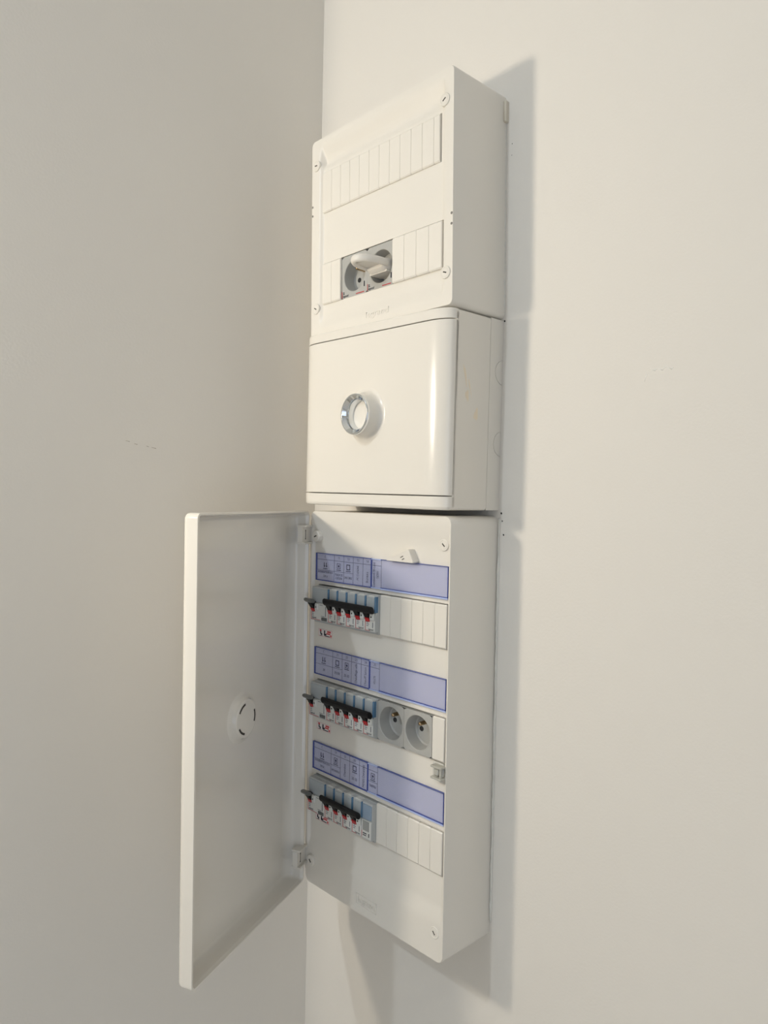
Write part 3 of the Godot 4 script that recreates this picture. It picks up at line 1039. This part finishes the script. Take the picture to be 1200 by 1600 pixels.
# ------------------------------------------------------------------ middle enclosure, door closed
func build_middle() -> void:
	var w := 0.256
	var h := 0.221
	var dd := 0.0973
	var zs := 0.083
	var cab := thing("wall_enclosure", "square cream enclosure with closed glossy door and chrome ring knob", "electrical panel", hung(-0.006, 0.5067, Vector2(0.125, 0.63), -0.281))
	# rear tray with two knock-outs cut in its side
	var csg := CSGCombiner3D.new()
	csg.name = "rear_tray"
	var bx := CSGBox3D.new()
	bx.name = "tray"
	bx.size = Vector3(w - 0.0006, h - 0.0006, 0.0230)
	bx.position = Vector3(w / 2, h / 2, 0.0115)
	bx.material = M.plastic_gloss
	csg.add_child(bx)
	for y in [0.1605, 0.0775]:
		for e in 2:
			var cy := CSGCylinder3D.new()
			cy.name = "knock_out"
			cy.radius = 0.0147 if e == 0 else 0.0141
			cy.height = 0.002 if e == 0 else 0.00199
			cy.sides = 48
			cy.rotation.z = PI / 2
			cy.position = Vector3(w - 0.0003 - (0.0 if e == 0 else 0.001), y, -0.0015)
			cy.operation = CSGShape3D.OPERATION_SUBTRACTION if e == 0 else CSGShape3D.OPERATION_UNION
			cy.material = M.plastic_gloss
			csg.add_child(cy, true)
	# keep the tray in front of the wall
	var cut := CSGBox3D.new()
	cut.name = "wall_side"
	cut.size = Vector3(0.4, 0.4, 0.04)
	cut.position = Vector3(w / 2, h / 2, -0.0199)
	cut.operation = CSGShape3D.OPERATION_SUBTRACTION
	cut.material = M.plastic_gloss
	csg.add_child(cut)
	cab.add_child(csg)
	var st := new_st()
	loft(st, [[w / 2, h / 2, w - 0.0016, h - 0.0016, 0.003, 0.0228], [w / 2, h / 2, w - 0.0016, h - 0.0016, 0.003, 0.0238], [w / 2, h / 2, w, h, 0.004, 0.0240], [w / 2, h / 2, w, h, 0.004, zs - 0.0006], [w / 2, h / 2, w - 0.004, h - 0.004, 0.003, zs - 0.0002]], true, true, 4)
	part("cover", st, M.plastic_gloss, cab)
	var poly := PackedVector2Array()
	poly.append(Vector2(0.0, zs - 0.004))
	poly.append(Vector2(w, zs - 0.004))
	for k in 13:
		var a := k / 12.0 * PI / 2
		poly.append(Vector2(w - 0.0294 + 0.0294 * cos(a), zs + (dd - zs) * sin(a)))
	for k in 13:
		var a := PI / 2 + k / 12.0 * PI / 2
		poly.append(Vector2(0.0294 + 0.0294 * cos(a), zs + (dd - zs) * sin(a)))
	for q in [["lower_band", 0.0, 0.0150, 0.0035, 0.0005], ["upper_band", 0.2092, 0.221, 0.0005, 0.0022]]:
		st = new_st()
		extrude_y(st, poly, q[1], q[2], q[3], q[4])
		part(q[0], st, M.plastic_gloss, cab)
	st = new_st()
	extrude_y(st, poly, 0.0162, 0.2082, 0.0006, 0.0006)
	var door := part("door", st, M.plastic_gloss, cab, "glossy cream door with a rounded edge")
	var k := knob_meshes()
	var kn := part("knob", k[0], M.plastic_gloss, door)
	kn.position = Vector3(w / 2, 0.110, dd)
	part("chrome_ring", k[1], M.chrome, kn, "chrome ring")
	# old glue marks on the side
	for q in [[0.150, 0.066, 0.012, 0.0016, 0.25], [0.128, 0.062, 0.006, 0.0030, 0.1], [0.108, 0.046, 0.007, 0.0034, -0.2], [0.138, 0.058, 0.010, 0.0010, 0.3]]:
		st = new_st()
		st.set_smooth_group(-1)
		for i in 12:
			var a := TAU * i / 12
			var b := TAU * (i + 1) / 12
			var ra := 1.0 + 0.25 * sin(a * 3 + q[0] * 90)
			var rb := 1.0 + 0.25 * sin(b * 3 + q[0] * 90)
			var pa := Vector2(cos(a) * q[3] * ra, sin(a) * q[2] * ra).rotated(q[4])
			var pb := Vector2(cos(b) * q[3] * rb, sin(b) * q[2] * rb).rotated(q[4])
			tri(st, Vector3(w + 0.0001, q[0], q[1]), Vector3(w + 0.00005, q[0] + pb.y, q[1] - pb.x), Vector3(w + 0.00005, q[0] + pa.y, q[1] - pa.x))
		part("glue_stain", st, M.stain, cab, "yellowish glue stain")

# ------------------------------------------------------------------ upper enclosure without a door
const TW := 0.2482
const TH := 0.2584
const TD := 0.0915

func top_height(x: float, y: float) -> float:
	var inner := smoothstep(0.0150, 0.0212, x) * (1.0 - smoothstep(0.2300, 0.2345, x))
	var dip := smoothstep(0.010, 0.030, y) * (1.0 - smoothstep(0.2165, 0.2500, y))
	var trough := smoothstep(0.2165, 0.228, y) * (1.0 - smoothstep(0.230, 0.2520, y))
	return TD - 0.0042 * inner * dip - 0.0055 * inner * trough

func build_top() -> void:
	var cab := thing("modular_enclosure", "doorless white two-row enclosure at the top of the stack, hanging slightly askew", "electrical panel", hung(-0.0012, 0.7266, Vector2(0.125, 0.95), 1.1275))
	var st := new_st()
	loft(st, [[TW / 2, TH / 2, TW, TH, 0.006, 0.0], [TW / 2, TH / 2, TW, TH, 0.006, TD - 0.001, true], [TW / 2, TH / 2, TW - 0.001, TH - 0.001, 0.006, TD]], true, false, 6)
	part("housing", st, M.plastic, cab)
	var zp := TD - 0.0048
	var r1 := Rect2(0.0208, 0.1605, 0.2056, 0.0534)
	var r2 := Rect2(0.0218, 0.0420, 0.2098, 0.0534)
	st = new_st()
	var xs := []
	var ys := []
	for k in 6:
		xs.append(0.0150 + 0.00124 * k)
		xs.append(0.2300 + 0.0009 * k)
	for k in 10:
		ys.append(0.010 + 0.0023 * k)
		ys.append(0.2165 + 0.0037 * k)
	face(st, TW - 0.001, TH - 0.001, 0.006, top_height, [r1, r2], xs, ys)
	part("front_panel", st, M.plastic, cab).position = Vector3(0.0005, 0.0005, 0)
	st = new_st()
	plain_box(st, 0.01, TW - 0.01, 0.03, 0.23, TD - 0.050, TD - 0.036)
	part("dark_backing", st, M.inside, cab)  # dark sheet, its colour standing for shade behind the openings
	var blank := blank_mesh(0.0524)
	for k in 11:
		part("blanking_plate", blank, M.blank, cab).position = Vector3(0.0212 + k * MOD, 0.1610, TD - 0.0015)
	part("blanking_plate", blank_mesh(0.0524, 0.0083), M.blank, cab).position = Vector3(0.0212 + 11 * MOD, 0.1610, TD - 0.0015)
	for x in [0.0222, 0.0400]:
		part("blanking_plate", blank, M.blank, cab).position = Vector3(x, 0.0424, TD - 0.0012)
	for k in 4:
		part("blanking_plate", blank_mesh(0.0524, 0.0192), M.blank, cab).position = Vector3(0.1534 + k * 0.0195, 0.0424, TD - 0.0004)
	for q in [[0.0105, 0.2250, -0.1], [0.2352, 0.2240, 0.6], [0.0110, 0.0385, -0.5], [0.2380, 0.0360, -0.35]]:
		slot_screw(cab, q[0], q[1], TD, q[2], 0.0070, 0.0014)
	for q in [[0.0022, 0.1735], [0.0022, 0.1618], [0.2460, 0.0985], [0.2460, 0.0872]]:
		st = new_st()
		lathe(st, [Vector2(0.0015, -0.001), Vector2(0.0015, 0.0002), Vector2(0.0, 0.0001)], 14, Vector3.ZERO, [1])
		part("pin_hole", st, M.pin_hole, cab).position = Vector3(q[0], q[1], TD)
	lettering("legrand", 0.0066, Vector3(0.128, 0.0125, TD - 0.0002), M.plastic, cab, 0.0, 0.040, 0.0012, "Droid Sans", "raised_lettering")
	st = new_st()
	bevel_box(st, TW - 0.002, TW + 0.0035, 0.226, 0.250, 0.0, 0.006, 0.001, 0.001)
	part("mounting_tab", st, M.tab, cab, "beige mounting tab")
	for k in 2:
		var s := make_socket(0.0474, 0.0526)
		s.name = numbered("power_socket")
		add_child(s)
		s.transform = in_cab(cab, 0.0580 + k * 0.0476, 0.0424, TD - 0.0044)
		tag(s, ["empty grey socket in the upper enclosure beside two blanking plates", "grey socket in the upper enclosure holding the white plug"][k], "socket", "grey sockets in the upper enclosure")
		st = new_st()
		plain_box(st, 0.0002, 0.0010, 0.0014, 0.0095, -0.0002, 0.0003)
		plain_box(st, 0.0270, 0.0420, 0.0018, 0.0028, -0.0002, 0.0003)
		part("red_print", st, M.red, s, "red printed bars")
		st = new_st()
		plain_box(st, 0.0415, 0.0430, 0.0085, 0.0150, -0.0002, 0.0003)
		plain_box(st, 0.0022, 0.0050, 0.0055, 0.0064, -0.0002, 0.0003)
		plain_box(st, 0.0022, 0.0046, 0.0074, 0.0083, -0.0002, 0.0003)
		part("black_print", st, M.ink, s)
		lettering("legrand", 0.0026, Vector3(0.0072, 0.0030, 0.0002), M.ink, s, 0.0, 0.0105)
	build_plug(cab)

# flat white plug with a pull loop, seated in the second socket of the upper enclosure
func build_plug(cab: Node3D) -> void:
	var at := in_cab(cab, 0.0580 + 0.0476 + 0.0237, 0.0424 + 0.0263, TD - 0.0044)
	var t := thing("power_plug", "white plug with a pull loop seated in the upper enclosure's second socket", "plug", at)
	var st := new_st()
	loft(st, [[0, -0.001, 0.034, 0.018, 0.008, -0.0160], [0, -0.001, 0.034, 0.018, 0.008, -0.002, true], [0, -0.001, 0.033, 0.015, 0.007, 0.006, true], [0, 0.0, 0.030, 0.011, 0.005, 0.010]], true, true, 6)
	var body := part("plug_body", st, M.plug, t)
	st = new_st()
	loft(st, [[0, -0.0085, 0.030, 0.0025, 0.001, -0.014], [0, -0.0085, 0.030, 0.0025, 0.001, 0.004]], true, true, 3)
	part("guide_lip", st, M.plug, body)
	# pull loop: a bar bent round in a U that stands straight out from the socket
	var pts := []
	var radii := []
	for i in 31:
		var u := i / 30.0 * PI
		pts.append(Vector3(-cos(u) * 0.0155, 0.0035 * 0 + 0.0, 0.004 + pow(sin(u), 0.7) * 0.036))
	st = new_st()
	st.set_smooth_group(1)
	var rows := []
	for k in pts.size():
		var d: Vector3 = (pts[mini(k + 1, 30)] - pts[maxi(k - 1, 0)]).normalized()
		var side := d.cross(Vector3.UP).normalized()
		var row := []
		for i in 12:
			var a := TAU * i / 12
			row.append(pts[k] + side * cos(a) * 0.0030 + Vector3.UP * sin(a) * 0.0046)
		rows.append(row)
	for k in rows.size() - 1:
		for i in 12:
			var j := (i + 1) % 12
			quad(st, rows[k][i], rows[k][j], rows[k + 1][j], rows[k + 1][i])
	part("pull_loop", st, M.plug, t, "white U-shaped pull loop")
	st = new_st()
	bevel_box(st, -0.0130, 0.0130, -0.0016, 0.0016, 0.008, 0.030, 0.001, 0.001)
	var web := part("web", st, M.plug, t)
	for k in 7:
		st = new_st()
		bevel_box(st, -0.0122, 0.0122, 0.0014, 0.0032, 0.0105 + k * 0.0028, 0.0117 + k * 0.0028, 0.0003, 0.0003)
		part("rib", st, M.plug, web)

# ------------------------------------------------------------------ marks and sealant on the walls
func build_wall_details() -> void:
	var rng := RandomNumberGenerator.new()
	rng.seed = 11
	# painted-over sealant along the edges of the enclosures
	for q in [[0.2505, 0.735, 0.2455, 0.965, 0.0016], [0.2525, 0.02, 0.2510, 0.497, 0.0017]]:
		var pts := []
		var rad := []
		var n := 70
		for k in n + 1:
			var u := k / float(n)
			pts.append(Vector3(lerpf(q[0], q[2], u) + rng.randf_range(-0.0004, 0.0004), lerpf(q[1], q[3], u) + Y0, 0.0004))
			rad.append(q[4] * rng.randf_range(0.6, 1.25))
		var st := new_st()
		tube(st, pts, rad, 8)
		part("sealant_bead", st, M.sealant, wall_back, "uneven painted sealant bead beside the enclosures")
	# small chips and specks in the plaster
	for q in [[0.2535, 0.503, 0.0013], [0.2552, 0.494, 0.0009], [0.2575, 0.478, 0.0011], [0.2515, 0.7265, 0.0012], [0.2560, 0.9290, 0.0006], [0.2558, 0.9160, 0.0005]]:
		var st := new_st()
		var n := 9
		st.set_smooth_group(-1)
		for i in n:
			var a := TAU * i / n
			var b := TAU * (i + 1) / n
			tri(st, Vector3(q[0], q[1] + Y0, 0.0003), Vector3(q[0] + cos(b) * q[2] * (1.2 if i % 2 else 0.7), q[1] + Y0 + sin(b) * q[2], 0.0001), Vector3(q[0] + cos(a) * q[2] * (1.2 if i % 2 == 0 else 0.7), q[1] + Y0 + sin(a) * q[2], 0.0001))
		part("plaster_chip", st, M.grime, wall_back)
	# white scratch on the wall that carries the enclosures
	var line := [Vector3(0.4268, 0.6395, 0), Vector3(0.4290, 0.6470, 0), Vector3(0.4320, 0.6520, 0), Vector3(0.4372, 0.6490, 0), Vector3(0.4395, 0.6515, 0), Vector3(0.4450, 0.6490, 0), Vector3(0.4490, 0.6525, 0), Vector3(0.4540, 0.6490, 0), Vector3(0.4560, 0.6505, 0)]
	for k in line.size() - 1:
		if k == 1:
			continue
		var st := new_st()
		tube(st, [line[k] + Vector3(0, Y0, 0), line[k + 1] + Vector3(0, Y0, 0)], [0.00035], 5)
		part("scratch", st, M.chalk, wall_back, "fine white scratch")
	for q in [[0.297, 0.582, 0.005], [0.286, 0.579, 0.004], [0.270, 0.577, 0.003], [0.263, 0.5755, 0.006]]:
		var st := new_st()
		tube(st, [Vector3(WALL_X, q[1] + Y0, q[0]), Vector3(WALL_X, q[1] + Y0 - 0.001, q[0] - q[2])], [0.0004], 5)
		part("scuff", st, M.scuff, wall_left, "faint grey scuff")
